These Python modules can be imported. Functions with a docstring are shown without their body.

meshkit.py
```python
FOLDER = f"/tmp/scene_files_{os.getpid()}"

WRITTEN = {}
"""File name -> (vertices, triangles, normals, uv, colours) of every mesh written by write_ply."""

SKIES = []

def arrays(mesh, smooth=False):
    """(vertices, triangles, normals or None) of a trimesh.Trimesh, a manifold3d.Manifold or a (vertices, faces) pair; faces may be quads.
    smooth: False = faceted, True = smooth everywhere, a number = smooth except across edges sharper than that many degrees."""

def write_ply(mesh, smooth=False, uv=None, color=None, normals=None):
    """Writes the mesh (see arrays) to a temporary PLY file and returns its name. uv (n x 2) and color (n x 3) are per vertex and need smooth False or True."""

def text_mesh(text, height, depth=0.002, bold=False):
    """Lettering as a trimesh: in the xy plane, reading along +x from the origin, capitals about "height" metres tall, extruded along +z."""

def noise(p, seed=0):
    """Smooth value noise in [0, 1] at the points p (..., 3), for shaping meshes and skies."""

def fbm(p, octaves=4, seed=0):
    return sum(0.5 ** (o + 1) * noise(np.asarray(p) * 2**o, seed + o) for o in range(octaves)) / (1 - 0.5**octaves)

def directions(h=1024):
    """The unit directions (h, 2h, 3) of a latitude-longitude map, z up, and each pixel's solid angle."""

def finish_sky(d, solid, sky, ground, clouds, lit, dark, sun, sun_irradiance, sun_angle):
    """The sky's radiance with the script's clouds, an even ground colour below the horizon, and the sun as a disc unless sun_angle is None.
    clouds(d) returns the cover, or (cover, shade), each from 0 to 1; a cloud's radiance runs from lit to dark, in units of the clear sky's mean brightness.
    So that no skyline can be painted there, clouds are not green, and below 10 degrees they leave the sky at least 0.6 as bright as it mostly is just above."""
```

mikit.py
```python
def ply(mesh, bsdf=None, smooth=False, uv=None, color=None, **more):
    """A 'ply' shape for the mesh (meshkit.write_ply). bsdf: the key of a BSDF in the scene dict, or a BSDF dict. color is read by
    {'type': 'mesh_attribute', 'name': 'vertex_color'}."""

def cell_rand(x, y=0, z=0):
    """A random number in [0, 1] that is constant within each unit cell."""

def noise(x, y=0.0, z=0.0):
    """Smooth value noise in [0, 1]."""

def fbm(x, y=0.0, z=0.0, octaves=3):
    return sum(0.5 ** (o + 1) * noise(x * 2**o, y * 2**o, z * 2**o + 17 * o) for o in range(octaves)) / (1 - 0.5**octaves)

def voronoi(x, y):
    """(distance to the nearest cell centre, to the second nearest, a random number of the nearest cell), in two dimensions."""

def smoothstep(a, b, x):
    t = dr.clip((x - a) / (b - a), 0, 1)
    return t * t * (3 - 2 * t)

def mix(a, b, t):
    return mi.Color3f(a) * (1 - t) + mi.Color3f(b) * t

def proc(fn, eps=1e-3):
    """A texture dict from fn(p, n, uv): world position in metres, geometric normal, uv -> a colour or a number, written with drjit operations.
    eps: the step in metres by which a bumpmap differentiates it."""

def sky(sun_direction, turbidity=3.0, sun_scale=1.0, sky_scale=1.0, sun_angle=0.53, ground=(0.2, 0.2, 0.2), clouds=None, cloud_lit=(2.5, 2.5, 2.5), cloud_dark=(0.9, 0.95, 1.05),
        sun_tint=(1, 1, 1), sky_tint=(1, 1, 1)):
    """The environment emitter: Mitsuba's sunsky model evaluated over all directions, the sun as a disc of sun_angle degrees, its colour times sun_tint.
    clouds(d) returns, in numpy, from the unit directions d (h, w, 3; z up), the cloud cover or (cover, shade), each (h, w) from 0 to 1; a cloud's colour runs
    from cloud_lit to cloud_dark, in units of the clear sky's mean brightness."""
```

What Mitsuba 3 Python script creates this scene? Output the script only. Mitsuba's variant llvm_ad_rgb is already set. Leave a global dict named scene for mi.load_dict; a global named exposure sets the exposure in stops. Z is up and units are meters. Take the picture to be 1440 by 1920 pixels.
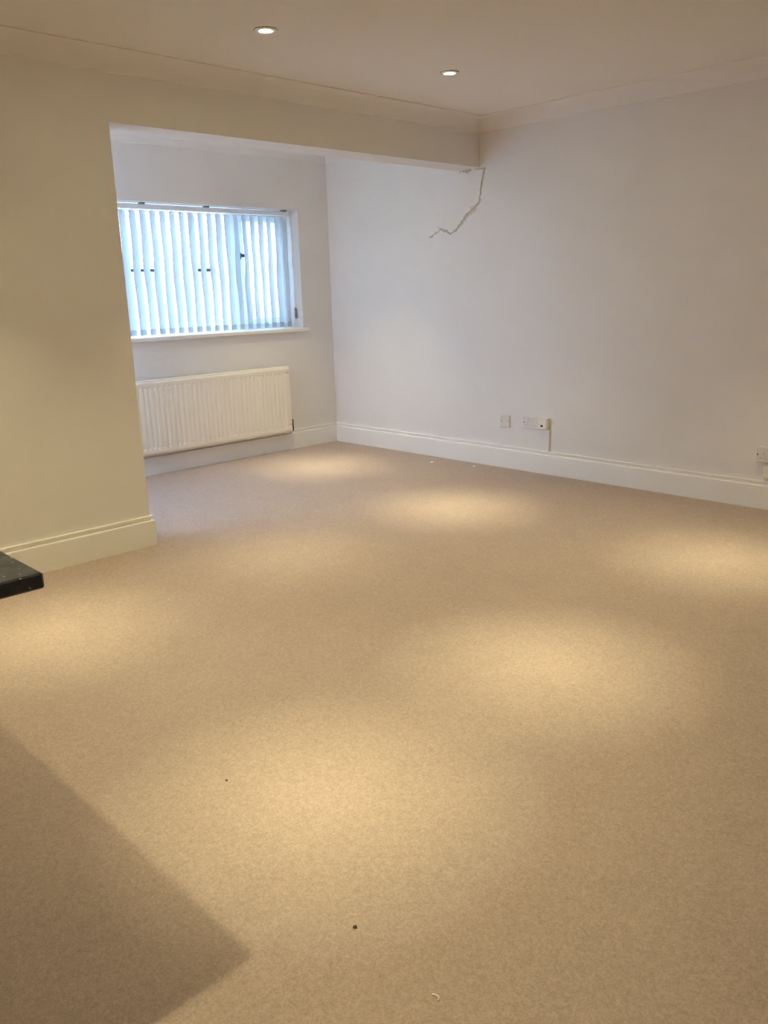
import math, random
import numpy as np, trimesh, manifold3d as m3, drjit as dr, mitsuba as mi, mikit, meshkit
from shapely.geometry import Polygon, LineString
random.seed(7); rng = np.random.default_rng(7)
T = mi.ScalarTransform4f
scene, labels = {}, {}

# ------------------------------------------------------------------ camera
F_PX, YAW, PITCH, ROLL, EYE = 1561.1, 0.7641, -0.2601, -0.0290, 1.25
fw = np.array([math.sin(YAW)*math.cos(PITCH), math.cos(YAW)*math.cos(PITCH), math.sin(PITCH)])
rt = np.array([math.cos(YAW), -math.sin(YAW), 0.0]); up = np.cross(rt, fw)
up = -rt*math.sin(ROLL) + up*math.cos(ROLL)
eye = np.array([0, 0, EYE])
scene['camera'] = {'type': 'perspective', 'fov_axis': 'x', 'fov': 2*math.degrees(math.atan(720/F_PX)), 'near_clip': 0.02, 'far_clip': 500.0,
                   'to_world': T().look_at(origin=eye.tolist(), target=(eye+fw).tolist(), up=up.tolist())}
# ------------------------------------------------------------------ light
exposure = 2.0
SKY_GAIN = 6.1
scene['sky'] = mikit.sky((-0.4, -0.5, 0.75), turbidity=4.0, sun_scale=0.0, sky_scale=SKY_GAIN*1.0, ground=(0.35, 0.36, 0.36),
                         clouds=lambda d: (np.ones(d.shape[:2]), 0.5*meshkit.fbm(d*3.0, 4, 3)), cloud_lit=(1.90, 2.46, 3.40), cloud_dark=(1.17, 1.51, 2.09))
scene['sky']['sampling_weight'] = 5.0
LAMP_RGB = np.array([1.0, 0.90, 0.535])
CORE, WIDE, SPILL = 3.2, 1.8, 0.075          # candle powers of a lamp's narrow beam, its wide skirt, and its bare face

# ------------------------------------------------------------------ dimensions (metres)
XR, YP, YB, XE = 4.684, 3.855, 5.45, 2.011     # right wall, front face of partition, back wall, free end of partition
YQ = YP + 0.212                                 # rear face of partition and beam
ZB, ZC = 2.034, 2.33                            # underside of beam, ceiling
XL, YR, XA = -2.6, -2.4, 1.5                    # left wall, rear wall, left wall of the alcove
WX0, WX1, WZ0, WZ1 = 2.56, 4.372, 0.970, 1.883    # window opening

# ------------------------------------------------------------------ helpers
def box(x0, x1, y0, y1, z0, z1, c=0.0):
    if c <= 0:
        b = trimesh.creation.box(bounds=[[x0, y0, z0], [x1, y1, z1]]); return b
    pts = []
    for X, sx in ((x0, 1), (x1, -1)):
        for Y, sy in ((y0, 1), (y1, -1)):
            for Z, sz in ((z0, 1), (z1, -1)):
                pts += [(X, Y+sy*c, Z+sz*c), (X+sx*c, Y, Z+sz*c), (X+sx*c, Y+sy*c, Z)]
    return trimesh.convex.convex_hull(np.array(pts))
def man(b): return m3.Manifold(m3.Mesh(np.asarray(b.vertices, np.float32), np.asarray(b.faces, np.uint32)))
def tri(m):
    g = m.to_mesh(); return trimesh.Trimesh(g.vert_properties[:, :3], g.tri_verts, process=False)
def cat(*ms): return trimesh.util.concatenate(list(ms))
def cyl(p, q, r, n=20):
    return trimesh.creation.cylinder(radius=r, segment=[p, q], sections=n)
def tube(pts, r, n=10):
    ms = [cyl(a, b, r, n) for a, b in zip(pts[:-1], pts[1:])]
    ms += [trimesh.creation.icosphere(subdivisions=1, radius=r).apply_translation(p) for p in pts[1:-1]]
    return cat(*ms)
def lathe(profile, n=40):
    return trimesh.creation.revolve(np.array(profile, float), sections=n)
def sweep(path, profile, side):
    """A mitred moulding: path in plan (x, y), profile (out from wall, z); side = +1 if the room lies to the left of the path."""
    path = np.array(path, float); prof = np.array(profile, float); n = len(prof)
    d = np.diff(path, axis=0); d /= np.linalg.norm(d, axis=1, keepdims=True)
    nr = np.stack([-d[:, 1], d[:, 0]], 1)*side
    V = []
    for i, p in enumerate(path):
        if i in (0, len(path)-1): m = nr[0 if i == 0 else -1]
        else:
            m = nr[i-1]+nr[i]; m = m/(1+nr[i-1] @ nr[i])
        for o, z in prof: V.append((p[0]+m[0]*o, p[1]+m[1]*o, z))
    Fc = []
    for i in range(len(path)-1):
        for j in range(n):
            k = (j+1) % n; Fc += [(i*n+j, i*n+k, (i+1)*n+k), (i*n+j, (i+1)*n+k, (i+1)*n+j)]
    cap = trimesh.creation.triangulate_polygon(Polygon(prof), engine='earcut')
    idx = [int(np.argmin(np.linalg.norm(prof-v, axis=1))) for v in cap[0]]
    for t in cap[1]:
        a, b, c = (idx[q] for q in t); e = (len(path)-1)*n
        Fc += [(a, c, b), (a+e, b+e, c+e)]
    m = trimesh.Trimesh(V, Fc, process=False)
    trimesh.repair.fix_normals(m); return m
def add(key, mesh, mat, smooth=False, **more):
    k, i = key, 0
    while k in scene: i += 1; k = f'{key}_{i:03d}'
    scene[k] = mikit.ply(mesh, mat, smooth=smooth, **more); return k
def tag(key, label, category=None, group=None, kind=None):
    d = {'label': label}
    if category: d['category'] = category
    if group: d['group'] = group
    if kind: d['kind'] = kind
    labels[key] = d
def struct(key, mesh, mat, label, category, smooth=False):
    add(key, mesh, mat, smooth); tag(key, label, category, kind='structure')

# ------------------------------------------------------------------ materials
def mat(key, rgb, rough=0.5, spec=0.5, **more):
    scene[key] = {'type': 'twosided', 'bsdf': {'type': 'principled', 'base_color': {'type': 'rgb', 'value': list(rgb)}, 'roughness': rough, 'specular': spec, **more}}
def carpet_fn(p, n, uv):
    a = mikit.noise(p.x*330, p.y*330, p.z*330)
    b = mikit.noise(p.x*110, p.y*110, 3.0)
    c = mikit.fbm(p.x*9, p.y*9, 1.0, 3)
    d = mikit.fbm(p.x*1.7, p.y*1.7, 5.0, 3)
    v = 1 + 0.26*(a-0.5) + 0.11*(b-0.5) + 0.05*(c-0.5) + 0.08*(d-0.5)
    return mi.Color3f(0.467, 0.366, 0.312)*v
scene['carpet_pile'] = {'type': 'twosided', 'bsdf': {'type': 'diffuse', 'reflectance': mikit.proc(carpet_fn)}}
def paint_fn(p, n, uv):
    v = 1 + 0.03*(mikit.fbm(p.x*3+p.z, p.y*3, p.z*3, 3)-0.5)
    return mi.Color3f(0.785, 0.755, 0.725)*v
scene['wall_paint'] = {'type': 'twosided', 'bsdf': {'type': 'diffuse', 'reflectance': mikit.proc(paint_fn)}}
mat('ceiling_paint', (0.70, 0.68, 0.655), 0.9, 0.1)
mat('trim_paint', (0.82, 0.80, 0.76), 0.35, 0.4)
mat('cornice_paint', (0.785, 0.755, 0.725), 0.9, 0.1)
mat('bare_plaster', (0.62, 0.565, 0.49), 0.9, 0.1)
mat('crack_dust', (0.55, 0.49, 0.42), 0.95, 0.1)
mat('radiator_enamel', (0.86, 0.785, 0.665), 0.35, 0.4)
mat('white_plastic', (0.70, 0.665, 0.63), 0.35, 0.4)
mat('upvc', (0.82, 0.85, 0.87), 0.3, 0.5)
mat('weight_plastic', (0.46, 0.52, 0.56), 0.5)
mat('box_plastic', (0.80, 0.76, 0.69), 0.35, 0.4)
mat('dark_plastic', (0.03, 0.03, 0.03), 0.5)
mat('grey_plastic', (0.20, 0.20, 0.22), 0.5)
mat('brass_brown', (0.13, 0.10, 0.06), 0.45, metallic=0.4)
mat('lamp_metal', (0.70, 0.68, 0.655), 0.3, 0.5)
mat('lamp_gap', (0.08, 0.06, 0.05), 0.7)
mat('cabinet_paint', (0.62, 0.58, 0.50), 0.5)
mat('paint_flake', (0.85, 0.82, 0.77), 0.8)
mat('lint', (0.12, 0.08, 0.05), 0.9)
mat('paving', (0.40, 0.40, 0.39), 0.9)
mat('steel', (0.6, 0.6, 0.6), 0.3, metallic=1.0)
scene['slat_fabric'] = {'type': 'principledthin', 'base_color': {'type': 'rgb', 'value': [0.64, 0.76, 0.84]}, 'roughness': 0.7, 'diff_trans': 0.21, 'spec_trans': 0.0}
scene['pane_glass'] = {'type': 'thindielectric', 'int_ior': 1.5}
def granite_fn(p, n, uv):
    f1, f2, r = mikit.voronoi(p.x*170+p.z*90, p.y*170+p.z*115)
    fleck = dr.select((r > 0.93) & (f1 < 0.24), 0.30*r*(1-f1*2.2), 0.0)
    v = 0.012 + 0.018*mikit.fbm(p.x*60, p.y*60, p.z*60, 2) + dr.maximum(fleck, 0)*0.6
    v = v*1.5
    return mi.Color3f(v*0.88, v, v*1.28)
scene['black_granite'] = {'type': 'twosided', 'bsdf': {'type': 'principled', 'base_color': mikit.proc(granite_fn), 'roughness': 0.18, 'specular': 0.6}}

# ------------------------------------------------------------------ the room shell
struct('floor', cat(box(XL-.1, XR+.15, YR-.1, YQ, -0.15, 0.0), box(XA-.2, XR+.15, YQ, YB+.3, -0.15, 0.0)), 'carpet_pile', 'beige wall to wall carpet with a short pile across the whole room', 'carpet floor')
struct('ceiling', cat(box(XL-.1, XR+.15, YR-.1, YQ, ZC, ZC+.15), box(XA-.2, XR+.15, YQ, YB+.3, ZC, ZC+.15)), 'ceiling_paint', 'plain off white plaster ceiling with recessed downlights', 'ceiling')
# right wall with the plaster crack cut into it
def on_wall(pts): return [(y, z) for y, z in pts]
crack_main = [(3.812, 2.030), (3.826, 1.985), (3.834, 1.940), (3.846, 1.905), (3.846, 1.870), (3.858, 1.846), (3.856, 1.826), (3.866, 1.804), (3.884, 1.798), (3.902, 1.776),
              (3.926, 1.770), (3.938, 1.750), (3.966, 1.742), (3.982, 1.718), (4.004, 1.710), (4.020, 1.684), (4.046, 1.672), (4.064, 1.646), (4.090, 1.640), (4.116, 1.622),
              (4.142, 1.632), (4.158, 1.648), (4.178, 1.646), (4.202, 1.660), (4.228, 1.662)]
branch_low = [(4.222, 1.660), (4.240, 1.644), (4.264, 1.640), (4.290, 1.622), (4.330, 1.611)]
branch_end = [(4.205, 1.656), (4.230, 1.672), (4.252, 1.676)]
def ragged(pts, w0, w1, seed):
    r = np.random.default_rng(seed); P = np.array(pts); out = []
    for a, b in zip(P[:-1], P[1:]):
        k = max(2, int(np.linalg.norm(b-a)/0.007))
        out += [a+(b-a)*t for t in np.arange(k)/k]
    out = np.array(out+[P[-1]]); d = np.gradient(out, axis=0); d /= np.linalg.norm(d, axis=1, keepdims=True)
    n = np.stack([-d[:, 1], d[:, 0]], 1); t = np.linspace(0, 1, len(out))
    w = (w0+(w1-w0)*t)*(0.35+1.3*r.random(len(out)))
    out = out + n*(r.random((len(out), 1))-0.5)*0.008
    return Polygon(np.vstack([out+n*w[:, None]/2, (out-n*w[:, None]/2)[::-1]])).buffer(0)
polys = [ragged(crack_main[:9], 0.006, 0.009, 1), ragged(crack_main[8:15], 0.010, 0.012, 2), ragged(crack_main[14:20], 0.010, 0.005, 3), ragged(crack_main[19:], 0.005, 0.006, 4),
         ragged(branch_low, 0.006, 0.003, 5), ragged(branch_end, 0.004, 0.003, 6),
         ragged([(3.83, 2.027), (3.90, 2.024)], 0.010, 0.014, 8), ragged([(3.93, 2.027), (3.985, 2.020), (4.04, 2.024)], 0.016, 0.008, 9), ragged([(3.99, 2.022), (3.96, 2.008), (3.945, 2.0)], 0.008, 0.002, 10)]
from shapely import union_all
crack = union_all(polys)
# where the paint has come away beside the crack the bare plaster shows
bare = union_all([ragged(crack_main[:9], 0.015, 0.022, 21), ragged(crack_main[8:16], 0.036, 0.030, 22), ragged(crack_main[15:20], 0.026, 0.014, 23), ragged(crack_main[19:], 0.014, 0.016, 24), ragged(branch_low, 0.020, 0.008, 25)])
def wall_prism(poly, x0, x1):
    ms = []
    for g in getattr(poly, 'geoms', [poly]):
        e = trimesh.creation.extrude_polygon(g, x1-x0, engine='earcut')
        v = e.vertices.copy(); e.vertices = np.stack([x0+v[:, 2], v[:, 0], v[:, 1]], 1)
        ms.append(e)
    return ms
right = man(box(XR, XR+.15, YR-.1, YB+.3, 0, ZC))
for e in wall_prism(crack, XR-0.01, XR+0.006): right = right - man(e)
struct('wall_right', tri(right), 'wall_paint', 'long off white wall with a plaster crack below the beam end', 'wall')
k = add('wall_right__crack', cat(*wall_prism(crack.buffer(0.001), XR+0.0045, XR+0.0075)), 'crack_dust'); tag(k, 'jagged dark crack in the plaster under the beam')
lip = bare.difference(crack.buffer(0.0003)).intersection(Polygon([(3.79, 1.60), (4.36, 1.60), (4.36, 2.030), (3.79, 2.030)]))
k = add('wall_right__crack_edge', cat(*wall_prism(lip, XR-0.0008, XR+0.0005)), 'bare_plaster'); tag(k, 'bare plaster with flaked paint along the crack')

back = man(box(XA-.1, XR+.15, YB, YB+.3, 0, ZC)) - man(box(WX0, WX1, YB-.1, YB+.4, WZ0, WZ1))
struct('wall_back', tri(back), 'wall_paint', 'off white back wall of the alcove with the window in it', 'wall')
struct('wall_partition', box(XL, XE, YP, YQ, 0, ZC), 'wall_paint', 'cream lit partition wall ending at the alcove opening', 'wall')
k = add('wall_partition__beam', box(XE, XR, YP, YQ, ZB, ZC), 'wall_paint'); tag(k, 'boxed in beam across the alcove opening')
struct('wall_left', box(XL-.1, XL, YR-.1, YP, 0, ZC), 'wall_paint', 'off white wall behind the granite counter', 'wall')
struct('wall_rear', box(XL, XR, YR-.1, YR, 0, ZC), 'wall_paint', 'off white wall opposite the window alcove', 'wall')
DY0, DY1, DZ1 = 4.14, 5.36, 2.12                  # glazed garden door in the side wall of the alcove
side = man(box(XA-.2, XA, YQ, YB, 0, ZC)) - man(box(XA-.3, XA+.1, DY0, DY1, .02, DZ1))
struct('wall_alcove', tri(side), 'wall_paint', 'off white side wall of the window alcove behind the partition', 'wall')

cove = [(0, ZC), (0.100, ZC), (0.100, ZC-.004), (0.094, ZC-.007)]
cove += [(0.012+0.080*(1-math.sin(a)), ZC-.009-0.064*(1-math.cos(a))) for a in np.linspace(0.10, math.pi/2-0.12, 9)]
cove += [(0.010, ZC-.076), (0.010, ZC-.085), (0, ZC-.085)]
struct('trim_1', sweep([(XL, YP), (XR, YP)], cove, -1), 'cornice_paint', 'plaster cove cornice along the top of the partition and beam', 'cornice', 40)
struct('trim_2', sweep([(XR, YP), (XR, YR)], cove, -1), 'cornice_paint', 'plaster cove cornice along the top of the long wall with sockets', 'cornice', 40)
struct('trim_3', sweep([(XA, YB), (XR, YB)], cove, -1), 'cornice_paint', 'plaster cove cornice above the window in the alcove', 'cornice', 40)
struct('trim_4', sweep([(XR, YB), (XR, YQ)], cove, -1), 'cornice_paint', 'plaster cove cornice on the side wall inside the alcove', 'cornice', 40)
struct('trim_5', sweep([(XR, YQ), (XA, YQ)], cove, -1), 'cornice_paint', 'plaster cove cornice on the alcove side of the beam', 'cornice', 40)
struct('trim_6', sweep([(XL, YR), (XL, YP)], cove, -1), 'cornice_paint', 'plaster cove cornice above the granite counter', 'cornice', 40)
struct('trim_7', sweep([(XR, YR), (XL, YR)], cove, -1), 'cornice_paint', 'plaster cove cornice opposite the window alcove', 'cornice', 40)

SK = 0.158
skirt = [(0, 0), (0.020, 0), (0.020, 0.124), (0.0195, 0.1295), (0.018, 0.1315), (0.006, 0.1325), (0.0040, 0.135), (0.0040, 0.141), (0.0055, 0.146), (0.0095, 0.150), (0.0130, 0.1525), (0.0130, 0.156), (0.0105, SK), (0, SK)]
struct('baseboard_right', sweep([(XR, YB), (XR, YR)], skirt, -1), 'trim_paint', 'white moulded skirting board along the long wall with sockets', 'skirting board', 25)
struct('baseboard_back', sweep([(XA, YB), (XR, YB)], skirt, -1), 'trim_paint', 'white moulded skirting board under the radiator', 'skirting board', 25)
struct('baseboard_partition', sweep([(XL, YP), (XE, YP), (XE, YQ), (XA+.001, YQ)], skirt, -1), 'trim_paint', 'cream lit moulded skirting board around the foot of the partition', 'skirting board', 25)
struct('baseboard_left', sweep([(XL, YR), (XL, YP)], skirt, -1), 'trim_paint', 'white moulded skirting board behind the granite counter', 'skirting board', 25)
struct('baseboard_rear', sweep([(XR, YR), (XL, YR)], skirt, -1), 'trim_paint', 'white moulded skirting board opposite the window alcove', 'skirting board', 25)

# ------------------------------------------------------------------ outside
struct('ground', cat(box(-40, 40, YB+.3, 60, -0.4, -0.2), box(-40, XL-.3, -20, YB+.3, -0.4, -0.2), box(XL-.3, XA-.25, YQ+.15, YB+.3, -0.4, -0.2)), 'paving', 'pale paving outside the window', 'ground')

# ------------------------------------------------------------------ window
FY0, FY1 = YB+.185, YB+.255
def frame_bars(x0, x1, z0, z1, y0, y1, w, c=0.004):
    return cat(box(x0, x1, y0, y1, z0, z0+w, c), box(x0, x1, y0, y1, z1-w, z1, c), box(x0, x0+w, y0, y1, z0+w*.9, z1-w*.9, c), box(x1-w, x1, y0, y1, z0+w*.9, z1-w*.9, c))
MX = 3.872
tag('window_1', 'white plastic framed window behind the vertical blind', 'window', kind='structure')
add('window_1__frame', frame_bars(WX0, WX1, WZ0, WZ1, FY0, FY1, 0.05), 'upvc')
add('window_1__mullion', box(MX-.035, MX+.035, FY0, FY1, WZ0+.045, WZ1-.045, .004), 'upvc')
sash = cat(frame_bars(MX+.028, WX1-.042, WZ0+.042, WZ1-.042, FY0-.022, FY1-.01, 0.05))
k = add('window_1__sash', sash, 'upvc')
add('window_1__sash__pane', box(MX+.075, WX1-.09, FY0+.022, FY0+.022, WZ0+.09, WZ1-.09) if False else trimesh.Trimesh([(MX+.07, FY0+.022, WZ0+.085), (WX1-.085, FY0+.022, WZ0+.085), (WX1-.085, FY0+.022, WZ1-.085), (MX+.07, FY0+.022, WZ1-.085)], [(0, 1, 2), (0, 2, 3)]), 'pane_glass')
add('window_1__pane', trimesh.Trimesh([(WX0+.045, FY0+.035, WZ0+.045), (MX-.03, FY0+.035, WZ0+.045), (MX-.03, FY0+.035, WZ1-.045), (WX0+.045, FY0+.035, WZ1-.045)], [(0, 1, 2), (0, 2, 3)]), 'pane_glass')
hd = cat(box(MX-.010, MX+.014, FY0-.034, FY0-.021, 1.515, 1.565, .003), box(MX-.006, MX+.010, FY0-.055, FY0-.03, 1.53, 1.555, .003), box(MX-.006, MX+.034, FY0-.060, FY0-.046, 1.528, 1.552, .004))
k = add('window_1__sash__handle', hd.apply_translation((.03, 0, 0)), 'dark_plastic'); tag(k, 'dark window handle')
for x0, x1 in ((2.965, 3.20), (3.52, 3.69)):
    k = add('window_1__stay', cat(box(x0, x1, FY0-.012, FY0+.020, 1.426, 1.445, .002), box(x0, x0+.02, FY0, FY0+.034, 1.425, 1.445, .002), box(x1-.02, x1, FY0, FY0+.034, 1.425, 1.445, .002)), 'dark_plastic'); tag(k, 'dark bar across the window')
sill = cat(box(WX0-.04, 4.412, YB-.036, YB+.002, WZ0-.022, WZ0+.006, .005), box(WX0, WX1, YB-.01, FY0+.01, WZ0-.012, WZ0+.006))
k = add('window_1__sill', sill, 'trim_paint'); tag(k, 'white painted window sill')

# glazed garden door in the alcove's side wall, behind the partition as seen from the camera
tag('door_1', 'white framed glazed garden door in the side wall of the alcove', 'door', kind='structure')
dx0, dx1 = XA-.14, XA-.07
add('door_1__frame', cat(box(dx0, dx1, DY0, DY0+.06, .02, DZ1, .004), box(dx0, dx1, DY1-.06, DY1, .02, DZ1, .004), box(dx0, dx1, DY0+.05, DY1-.05, DZ1-.06, DZ1, .004), box(dx0, dx1, DY0+.05, DY1-.05, .02, .10, .004), box(dx0, dx1, DY0+.05, DY1-.05, .52, .60, .004)), 'upvc')
add('door_1__panel', box(dx0+.015, dx1-.015, DY0+.05, DY1-.05, .09, .53, .004), 'upvc')
gx = (dx0+dx1)/2
add('door_1__pane', trimesh.Trimesh([(gx, DY0+.055, .595), (gx, DY1-.055, .595), (gx, DY1-.055, DZ1-.055), (gx, DY0+.055, DZ1-.055)], [(0, 1, 2), (0, 2, 3)]), 'pane_glass')
add('door_1__handle', tube([(dx1, DY0+.03, 1.02), (dx1+.05, DY0+.03, 1.02), (dx1+.05, DY0+.15, 1.02)], .008), 'steel', 40)

# ------------------------------------------------------------------ vertical blind
BY = YB+.092; BX0, BX1, BZ1, BZ0 = 2.585, 4.336, 1.842, 0.992
tag('vertical_blind', 'white vertical slat blind hanging in the window recess', 'blind')
add('vertical_blind__headrail', cat(box(BX0, BX1, BY-.022, BY+.022, BZ1-.002, BZ1+.030, .004), box(BX0-.006, BX0+.012, BY-.024, BY+.024, BZ1-.006, BZ1+.032, .003), box(BX1-.012, BX1+.006, BY-.024, BY+.024, BZ1-.006, BZ1+.032, .003)), 'upvc')
for x in (2.62, 3.07, 3.59, 4.30):
    k = add('vertical_blind__bracket', cat(box(x-.014, x+.014, BY-.030, BY+.02, BZ1+.031, WZ1, .002), cyl((x, BY-.036, BZ1+.034), (x, BY-.028, BZ1+.034), .007, 12)), 'grey_plastic'); tag(k, 'grey fixing bracket')
PITCH_S, WID, ANG = 0.0772, 0.089, math.radians(32.5)
n_slat = int((BX1-BX0-0.03)//PITCH_S)
for i in range(n_slat):
    xc = BX1-.030-PITCH_S*i; a = ANG + random.uniform(-.05, .05); ph = random.uniform(0, 6.28); amp = random.uniform(.002, .005)
    U, Z = np.meshgrid(np.linspace(-.5, .5, 7), np.linspace(BZ0, BZ1-.012, 36))
    rel = (Z-BZ0)/(BZ1-BZ0)
    tw = a + 0.06*np.sin(rel*5+ph)
    bow = 0.006*(1-4*U*U) + amp*np.sin(rel*11+ph)*np.sin(rel*np.pi)
    dx = WID*U; X = xc + dx*np.cos(tw)-bow*np.sin(tw); Y = BY + dx*np.sin(tw)+bow*np.cos(tw)
    V = np.stack([X.ravel(), Y.ravel(), Z.ravel()], 1); r, c = Z.shape
    I = (np.arange(r-1)[:, None]*c+np.arange(c-1)).ravel()
    key = add('vertical_blind__slat', (V, np.stack([I, I+1, I+c+1, I+c], 1)), 'slat_fabric', True)
    M = T().translate([xc, BY, 0]).rotate([0, 0, 1], math.degrees(a))
    w = box(-.041, .041, -.0012, .0024, BZ0-.004, BZ0+.034, .0006); w.apply_transform(np.array(M.matrix)); add(key+'__bottom_weight', w, 'weight_plastic')
    h = cat(box(-.024, .024, -.001, .001, BZ1-.030, BZ1-.010), box(-.004, .004, -.003, .003, BZ1-.012, BZ1+.002)); h.apply_transform(np.array(M.matrix)); add(key+'__hanger', h, 'upvc')
cx = BX1+.020
add('vertical_blind__cord', tube([(BX1-.002, BY-.02, BZ1+.005), (cx-.004, BY-.022, BZ1-.06), (cx, BY-.022, 1.135)], .0014, 6), 'upvc')
k = add('vertical_blind__cord_weight', lathe([(0, 1.048), (.0075, 1.050), (.0095, 1.06), (.0085, 1.12), (.004, 1.136), (0, 1.137)], 16).apply_translation((cx, BY-.022, 0)), 'grey_plastic', 40); tag(k, 'grey cord weight')

# ------------------------------------------------------------------ radiator
RX0, RX1, RZ0, RZ1, RF = 2.745, 4.142, 0.155, 0.680, YB-.086     # front face
tag('radiator', 'cream panel radiator with vertical flutes under the window', 'radiator')
fl = 0.0392; nf = int(round((RX1-RX0-.05)/fl)); fx0 = (RX0+RX1)/2-nf*fl/2
xs = np.concatenate([[RX0, RX0+.004], np.linspace(fx0, fx0+nf*fl, nf*10+1), [RX1-.004, RX1]])
zs = np.concatenate([[RZ0, RZ0+.006, RZ0+.014], np.linspace(RZ0+.026, RZ0+.075, 12), np.linspace(RZ0+.1, RZ1-.09, 8), np.linspace(RZ1-.068, RZ1-.022, 12), [RZ1-.014, RZ1-.006, RZ1]])
X, Z = np.meshgrid(xs, zs)
ph = (X-fx0)/fl % 1.0; inside = (X > fx0-1e-6) & (X < fx0+nf*fl+1e-6)
ridge = np.clip((0.5-np.abs(ph-0.5)-0.08)/0.26, 0, 1); ridge = ridge*ridge*(3-2*ridge)*inside
def sm(a, b, x): t = np.clip((x-a)/(b-a), 0, 1); return t*t*(3-2*t)
end = sm(RZ0+.030, RZ0+.058, Z)*(1-sm(RZ1-.055, RZ1-.030, Z))
roll = 0.012*(np.clip(1-(Z-RZ0)/.016, 0, 1)**2+np.clip(1-(RZ1-Z)/.016, 0, 1)**2)+0.006*(np.clip(1-(X-RX0)/.004, 0, 1)+np.clip(1-(RX1-X)/.004, 0, 1))
tips = np.exp(-((Z-(RZ1-.052))/.010)**2)+np.exp(-((Z-(RZ0+.054))/.010)**2)
Yf = RF + (0.0019*end + 0.0042*tips)*(1-ridge) + roll
r, c = X.shape; I = (np.arange(r-1)[:, None]*c+np.arange(c-1)).ravel()
V = np.stack([X.ravel(), Yf.ravel(), Z.ravel()], 1)
add('radiator__front_panel', (np.vstack([V, V+[0, .018, 0]]), np.vstack([np.stack([I, I+1, I+c+1, I+c], 1), np.stack([I, I+c, I+c+1, I+1], 1)+len(V)])), 'radiator_enamel', 45)
add('radiator__rear_panel', box(RX0+.01, RX1-.01, YB-.036, YB-.024, RZ0+.01, RZ1-.02, .004), 'radiator_enamel')
g = man(box(RX0+.002, RX1-.002, RF+.006, YB-.026, RZ1-.012, RZ1+.004, .002))
ng = 60
for i in range(ng):
    x = RX0+.03+(RX1-RX0-.06)*(i+.5)/ng
    g = g - man(box(x-.0065, x+.0065, RF+.022, YB-.044, RZ1-.03, RZ1+.02))
add('radiator__top_grille', tri(g), 'radiator_enamel')
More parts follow.
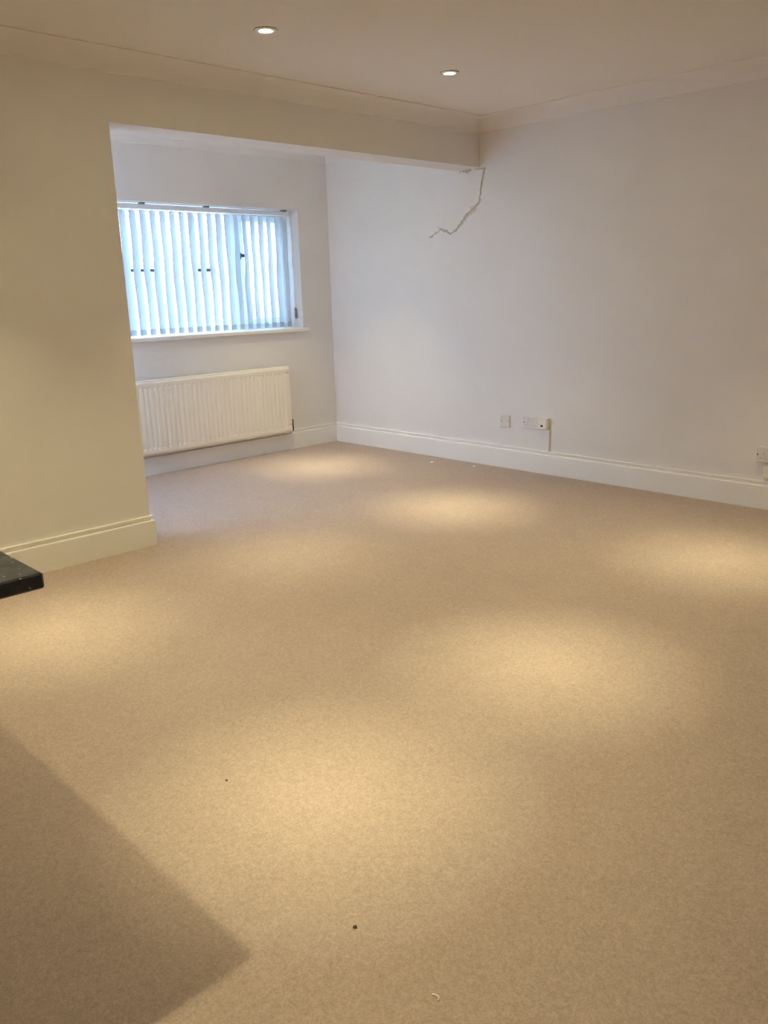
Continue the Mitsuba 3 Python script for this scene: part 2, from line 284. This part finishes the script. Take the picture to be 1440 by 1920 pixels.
for x in (RX0-.001, RX1-.003):
    add('radiator__side_panel', box(x, x+.004, RF+.008, YB-.026, RZ0+.02, RZ1-.002, .001), 'radiator_enamel')
fin = cat(*[box(RX0+.03+i*.028, RX0+.032+i*.028, RF+.024, YB-.038, RZ0+.05, RZ1-.05) for i in range(int((RX1-RX0-.05)/.028))])
add('radiator__fins', fin, 'radiator_enamel')
vx = RX1+.018
k = add('radiator__valve', cat(cyl((RX1-.005, YB-.05, RZ0+.035), (vx+.006, YB-.05, RZ0+.035), .010, 16), cyl((vx, YB-.05, RZ0+.005), (vx, YB-.05, RZ0+.098), .0150, 16), cyl((vx, YB-.05, RZ0+.010), (vx, YB-.001, RZ0+.010), .0075, 12)), 'brass_brown', 40); tag(k, 'dark brown valve')
for x in (RX0+.2, RX1-.2):
    for z in (RZ0+.05, RZ1-.12): add('radiator__bracket', box(x-.015, x+.015, YB-.026, YB-.0012, z, z+.07, .001), 'radiator_enamel')

# ------------------------------------------------------------------ downlights
def downlight(x, y, label, core=CORE, wide=WIDE, spill=SPILL):
    key, i = 'downlight', 0
    while key in labels: i += 1; key = f'downlight_{i:03d}'
    tag(key, label, 'downlight', 'recessed ceiling downlights')
    z = ZC
    ring = lathe([(.030, z-.001), (.032, z-.0055), (.040, z-.0065), (.047, z-.0045), (.0485, z-.002), (.0485, z), (.030, z)], 48).apply_translation((x, y, 0))
    add(key+'__bezel', ring, 'lamp_metal', 40)
    gap = lathe([(.0486, z), (.0486, z-.0010), (.0502, z-.0010), (.0502, z)], 48).apply_translation((x, y, 0))
    k = add(key+'__gasket', gap, 'lamp_gap'); tag(k, 'dark gap around the bezel')
    lens = lathe([(0, z-.0075), (.012, z-.007), (.020, z-.006), (.0235, z-.0045), (.0238, z-.0005), (0, z-.0005)], 32).apply_translation((x, y, 0))
    L = spill/(math.pi*.0236**2)
    k = add(key+'__lens', lens, None, emitter={'type': 'area', 'radiance': {'type': 'rgb', 'value': (LAMP_RGB*L).tolist()}, 'sampling_weight': 1.0 if spill > 1 else 0.15}); tag(k, 'glowing lamp lens')
    cup = lathe([(.0238, z-.0005), (.0239, z-.002), (.030, z-.0012), (.030, z-.0003)], 32).apply_translation((x, y, 0)); add(key+'__reflector', cup, 'steel')
    for nm, I, bw, co in (('core', core, 0.5, 14.5), ('wide', wide, 4, 36)):
        scene[f'{key}_{nm}_light'] = {'type': 'spot', 'intensity': {'type': 'rgb', 'value': (LAMP_RGB*I).tolist()}, 'sampling_weight': 1.0, 'beam_width': float(bw), 'cutoff_angle': float(co),
                                      'to_world': T().look_at(origin=[x, y, z-.010], target=[x, y, 0], up=[0, 1, 0])}
downlight(2.405, 3.148, 'lit round ceiling downlight farther from the long wall, of the two before the beam', 1.3)
downlight(3.578, 3.148, 'lit round ceiling downlight nearer the long wall, second of the two before the beam')
downlight(1.140, 3.080, 'lit round ceiling downlight close to the partition wall', 2.4, 2.6, 0.16)
downlight(1.180, 1.480, 'lit round ceiling downlight between the granite counter and the room centre')
downlight(2.190, 1.520, 'lit round ceiling downlight over the middle of the carpet')
downlight(3.650, 1.570, 'lit round ceiling downlight near the socket end of the long wall', 2.5, 2.5, 0.10)
downlight(3.860, 4.700, 'lit round ceiling downlight inside the window alcove', 2.8, 2.0, 0.13)
downlight(-0.137, 0.928, 'lit round ceiling downlight beside the granite counter', 1.0, 0.2, 1.75)

# ------------------------------------------------------------------ wall plates, on the right wall (faces -x)
def wp(y0, y1, z0, z1, d0, d1, c=0.0): return box(XR-d1, XR-d0, y0, y1, z0, z1, c)
tag('blank_plate', 'small square white blank plate left of the double socket', 'wall plate')
add('blank_plate__plate', wp(3.576, 3.661, .291, .375, 0, .009, .003), 'white_plastic')
for y in (3.588, 3.649): add('blank_plate__screw', cyl((XR-.0105, y, .333), (XR-.008, y, .333), .0035, 10), 'grey_plastic')
def double_socket(key, y1, z0, label, depth=0.0):
    """y1: the edge to the viewer's left (larger y)."""
    y0, z1 = y1-.134, z0+.086
    tag(key, label, 'socket')
    if depth: add(key+'__back_box', wp(y0-.001, y1+.001, z0-.001, z1+.001, 0, depth, .003), 'white_plastic')
    body = man(wp(y0, y1, z0, z1, depth, depth+.010, .003))
    holes = []
    for yc in (y1-.040, y0+.040):
        for dy, dz, w, h in ((0, .014, .004, .009), (.011, -.008, .007, .0035), (-.011, -.008, .007, .0035)):
            q = wp(yc+dy-w/2, yc+dy+w/2, z0+.034+dz-h/2, z0+.034+dz+h/2, depth+.004, depth+.02); body = body-man(q)
            holes.append(wp(yc+dy-w/2, yc+dy+w/2, z0+.034+dz-h/2, z0+.034+dz+h/2, depth+.004, depth+.006))
    add(key+'__plate', tri(body), 'white_plastic')
    for q in holes: add(key+'__pin_hole', q, 'dark_plastic')
    for yc in (y1-.050, y0+.050): add(key+'__switch', wp(yc-.006, yc+.006, z0+.060, z0+.080, depth+.008, depth+.0135, .002), 'white_plastic')
    for yc in (y1-.008, y0+.008):
        k = add(key+'__screw', cyl((XR-depth-.0112, yc, z0+.045), (XR-depth-.009, yc, z0+.045), .0042, 12), 'dark_plastic'); tag(k, 'dark screw head')
double_socket('double_socket', 3.459, .297, 'white double power socket on the wall beside the small square blank plate')
def surface_box(key, y0, y1, z0, z1, d, label, hole=True):
    tag(key, label, 'phone socket')
    add(key+'__box', wp(y0, y1, z0, z1, 0, d, .004), 'box_plastic')
    add(key+'__lid', wp(y0+.006, y1-.006, z0+.006, z1-.006, d-.001, d+.004, .002), 'box_plastic')
    if hole:
        k = add(key+'__jack', wp((y0+y1)/2-.008, (y0+y1)/2+.010, z0+.020, z0+.034, d+.003, d+.0052, .001), 'dark_plastic'); tag(k, 'dark jack opening')
surface_box('phone_socket', 3.243, 3.322, .306, .385, .034, 'square white surface mounted phone socket right of the double socket, cable below')
add('wall_cable', box(XR-.014, XR, 3.236, 3.250, .156, .307, .003), 'white_plastic'); tag('wall_cable', 'short white cable trunking from phone socket down to the skirting', 'cable trunking')
double_socket('double_socket_001', 1.842, .268, 'double socket on a raised box at the far right end of the long wall', .030)
surface_box('phone_socket_001', 1.735, 1.800, .178, .258, .026, 'small white surface box just below the raised double socket', False)
add('wall_cable_001', box(XR-.012, XR, 1.770, 1.784, .156, .180, .003), 'white_plastic'); tag('wall_cable_001', 'short white cable trunking under the raised double socket', 'cable trunking')

# ------------------------------------------------------------------ granite counter, its corner just inside the frame
tag('granite_counter', 'black speckled granite counter with a square overhanging corner, in front of the partition', 'counter')
k = add('granite_counter__worktop', box(-.75, .400, 1.076, 2.35, .878, .900, .0025), 'black_granite'); tag(k, 'polished black granite worktop with pale flecks')
add('granite_counter__cabinet', box(-.75, .02, 1.42, 2.30, .09, .878, .004), 'cabinet_paint')
add('granite_counter__plinth', box(-.75, -.03, 1.47, 2.25, 0, .09), 'cabinet_paint')
for y0 in (1.44, 1.87):
    d = add('granite_counter__door', box(.02, .04, y0, y0+.415, .11, .86, .004), 'cabinet_paint')
    add(d+'__handle', tube([(.04, y0+.35, .62), (.07, y0+.35, .62), (.07, y0+.35, .78), (.04, y0+.35, .78)], .005), 'steel', 40)

# ------------------------------------------------------------------ bits on the carpet
def crumb(key, x, y, r, m, label, cat_, seed, flat=.5):
    s = trimesh.creation.icosphere(subdivisions=2, radius=1.0); v = s.vertices.copy()
    v *= (0.65+0.7*meshkit.noise(v*1.6+seed*7.3, seed))[:, None]; s.vertices = v*[r, r*.8, r*flat]
    s.apply_translation((x, y, -s.bounds[0][2])); k = add(key, s, m, 40); tag(k, label, cat_)
crumb('plaster_crumb', 4.470, 4.133, .017, 'paint_flake', 'white crumb of fallen plaster on the carpet, farther from the skirting', 'plaster crumb', 3, .3)
crumb('plaster_crumb', 4.545, 3.790, .011, 'paint_flake', 'small white crumb of fallen plaster on the carpet close to the skirting', 'plaster crumb', 4, .5)
crumb('carpet_fleck', 0.922, 1.083, .0045, 'lint', 'tiny dark brown fleck on the carpet near the white paint curl', 'fleck', 5, .4)
crumb('carpet_fleck', 1.040, 1.721, .0035, 'lint', 'tiny dark fleck on the carpet between bright pools of light', 'fleck', 6, .4)
curl = tube([(0.9071, 0.8566, .0020), (0.9089, 0.8530, .003), (0.9101, 0.8486, .0035), (0.9108, 0.8442, .003), (0.9086, 0.8411, .0028), (0.9045, 0.8401, .002)], .0015, 8)
add('paint_curl', curl, 'paint_flake', 40); tag('paint_curl', 'little white curl of paint on the carpet in the foreground', 'paint flake')
